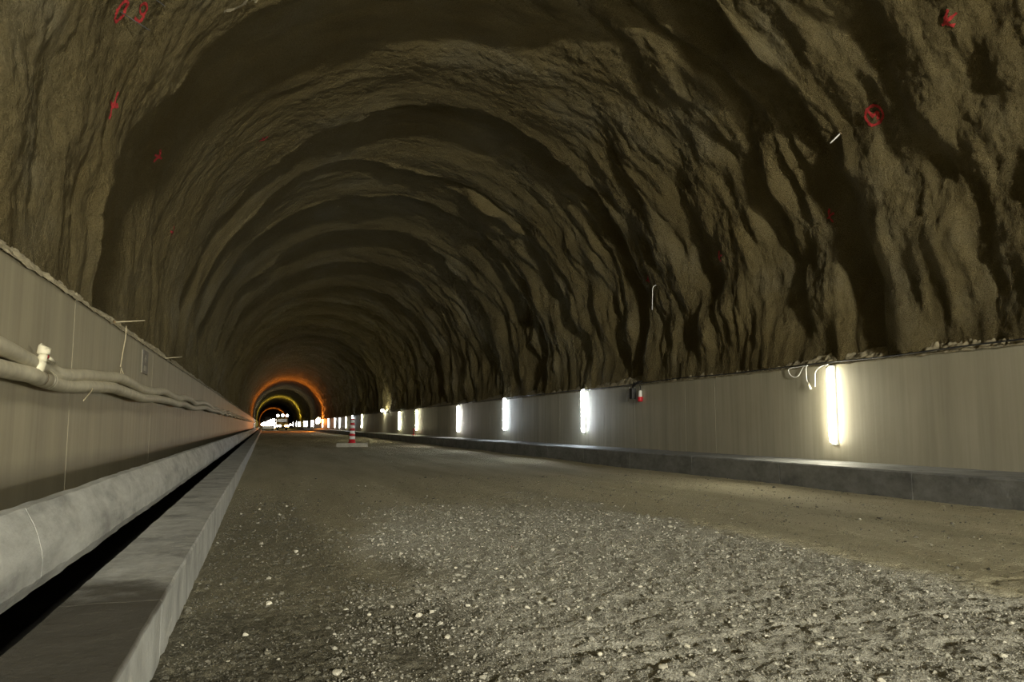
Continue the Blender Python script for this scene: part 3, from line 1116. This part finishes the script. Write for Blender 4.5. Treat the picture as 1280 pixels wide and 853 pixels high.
def truck():
    t = thing('truck', 'dark truck facing us with three white roof lamps at the far end', 'truck', (3.9, 184, 0))
    mb = MB().box((-1.2, 0, .75), (1.2, 1.7, 1.75), .08)
    mb.box((-1.15, .15, 1.7), (1.15, 1.7, 2.75), .12)
    mb.build('cab', M['yellow'], t)
    MB().box((-1.0, .12, 1.8), (1.0, .2, 2.55), .03).build('windscreen', M['glass'], t)
    MB().box((-1.25, 1.9, .95), (1.25, 7.4, 2.6), .05).build('tipper_body', M['dark'], t)
    MB().box((-.45, .2, .55), (.45, 7.3, .9), .02).build('chassis', M['dark'], t)
    MB().box((-1.25, -.15, .42), (1.25, .1, .80), .04).build('bumper', M['dark'], t)
    for x in (-.95, .95):
        for y in (.9, 5.2, 6.5):
            mb = MB()
            wheel(mb, x, y, .5, .5, .32)
            mb.build('wheel', M['tyre'], t)
    bar = MB().tube([(-1.35, .4, 3.02), (1.35, .4, 3.02)], .05, 8)
    for x in (-.9, .9):
        bar.tube([(x, .4, 2.7), (x, .4, 3.02)], .035, 6)
    bar.build('lamp_bar', M['steel'], t)
    for x in (-1.0, .05, 1.0):
        lamp_head('roof_lamp', t, x, .3, 3.28 + (.06 if abs(x) < .5 else 0), .30, LAMP_W)
    for x in (-1.05, -.45, .75, 1.2):
        lamp_head('headlamp', t, x, -.02, .95, .27, LAMP_A if x > 0 else LAMP_W)
    lamp_head('fog_lamp', t, 1.75, -.02, 1.25, .20, LAMP_W)


def loader():
    t = thing('wheel_loader', 'machine covered in glaring work lamps left of the truck', 'machine', (.95, 190, 0))
    MB().box((-1.2, .5, .8), (1.2, 4.5, 1.9), .1).build('body', M['yellow'], t)
    MB().box((-.8, 1.8, 1.9), (.8, 3.4, 3.1), .1).build('cab', M['dark'], t)
    MB().box((-1.3, -.6, .25), (1.3, .2, 1.0), .08).build('bucket', M['steel'], t)
    for x in (-1.05, 1.05):
        for y in (1.1, 3.8):
            mb = MB()
            wheel(mb, x, y, .7, .7, .5)
            mb.build('wheel', M['tyre'], t)
    fr = MB()
    for z in (1.0, 1.65, 2.3):
        fr.tube([(-1.5, .35, z), (1.5, .35, z)], .04, 6)
    for x in (-1.3, 0, 1.3):
        fr.tube([(x, .35, .8), (x, .35, 2.6)], .04, 6)
    fr.build('lamp_frame', M['steel'], t)
    for i, (x, z, r) in enumerate([(-1.35, 1.35, .30), (-.75, 1.55, .38), (-.05, 1.75, .42), (.6, 2.1, .42), (1.15, 2.35, .30), (-.95, .95, .30), (-.3, 1.0, .36), (.45, 1.25, .42), (1.15, 1.5, .40), (.6, .62, .30), (1.25, .75, .34)]):
        lamp_head('work_lamp', t, x, .2, z, r, LAMP_A if z < .9 else LAMP_W)


truck()
loader()


def light_tower(loc):
    t = thing('light_tower', 'work light tower with four floodlights standing on the roadway by the start of the tunnel', 'lamp', loc)
    mb = MB().tube([(0, 0, .1), (0, 0, 3.2), (0, 0, 3.21), (0, 0, 6.2)], [.06, .06, .045, .045], 10)
    mb.build('mast', M['steel'], t)
    mb = MB()
    for k in range(4):
        a = PI / 4 + k * PI / 2
        mb.tube([(0, 0, .75), (.75 * math.cos(a), .75 * math.sin(a), .04)], .03, 6)
    mb.build('tripod', M['steel'], t)
    MB().tube([(-.8, 0, 6.15), (.8, 0, 6.15)], .035, 8).build('crossbar', M['steel'], t)
    glow = emit('floodlight_glow', (1.0, .95, .78), FLOOD_S)
    for x in (-.66, -.22, .22, .66):
        h = MB().box((x - .2, -.06, 6.2), (x + .2, .08, 6.5), .02).build('floodlight', M['dark'], t)
        MB().box((x - .18, .08, 6.22), (x + .18, .10, 6.48), .005).build('lens', glow, h)
    return t


def low_flood(loc, rz):
    t = thing('floodlight_stand', 'low twin floodlight on a short stand by the right ledge near the tunnel start', 'lamp', loc, None, rz)
    mb = MB().tube([(0, 0, .35), (0, 0, 1.5)], .03, 8)
    for k in range(3):
        a = PI / 2 + k * 2 * PI / 3
        mb.tube([(0, 0, .5), (.45 * math.cos(a), .45 * math.sin(a), .03)], .022, 6)
    mb.tube([(-.4, 0, 1.5), (.4, 0, 1.5)], .025, 8)
    mb.build('stand', M['steel'], t)
    glow = emit('low_floodlight_glow', (1.0, .96, .80), LOW_S)
    for x in (-.25, .25):
        h = MB().box((x - .17, -.06, 1.54), (x + .17, .08, 1.80), .02).build('floodlight', M['dark'], t)
        MB().box((x - .15, .08, 1.56), (x + .15, .10, 1.78), .005).build('lens', glow, h)
    return t


LOW_S = 1750.0
low_flood((8.1, -9.0, float(road_z(np.array(8.1), np.array(-9.0)))), .42)
light_tower((2.6, -22.0, float(road_z(np.array(2.6), np.array(-22.0)))))

# ------------------------------------------------------------------ world, camera, colour
wd = bpy.data.worlds.new('tunnel_air')
SC.world = wd
wd.use_nodes = True
wd.node_tree.nodes['Background'].inputs[0].default_value = (0, 0, 0, 1)
wd.node_tree.nodes['Background'].inputs[1].default_value = 0

cam = bpy.data.cameras.new('camera')
cam.sensor_width = 36
cam.lens = 36 * 980 / 1280
cam.clip_start = .05
cam.clip_end = 1500
co = bpy.data.objects.new('camera', cam)
COL.objects.link(co)
co.location = (0, 0, 1.1)
co.rotation_euler = (math.radians(90 + 6.144), 0, math.radians(-17.459))
SC.camera = co

SC.view_settings.view_transform = 'Standard'
SC.view_settings.look = 'None'
SC.view_settings.gamma = 1
SC.view_settings.use_curve_mapping = False
SC.view_settings.exposure = 0.0
cy = SC.cycles
cy.use_denoising = True
cy.denoising_prefilter = 'NONE'
try:
    cy.denoiser = 'OPENIMAGEDENOISE'
except Exception:
    pass
cy.use_light_tree = True
cy.max_bounces = 6
cy.diffuse_bounces = 5
cy.glossy_bounces = 2
cy.transmission_bounces = 2
cy.sample_clamp_indirect = 6
cy.caustics_reflective = False
cy.caustics_refractive = False
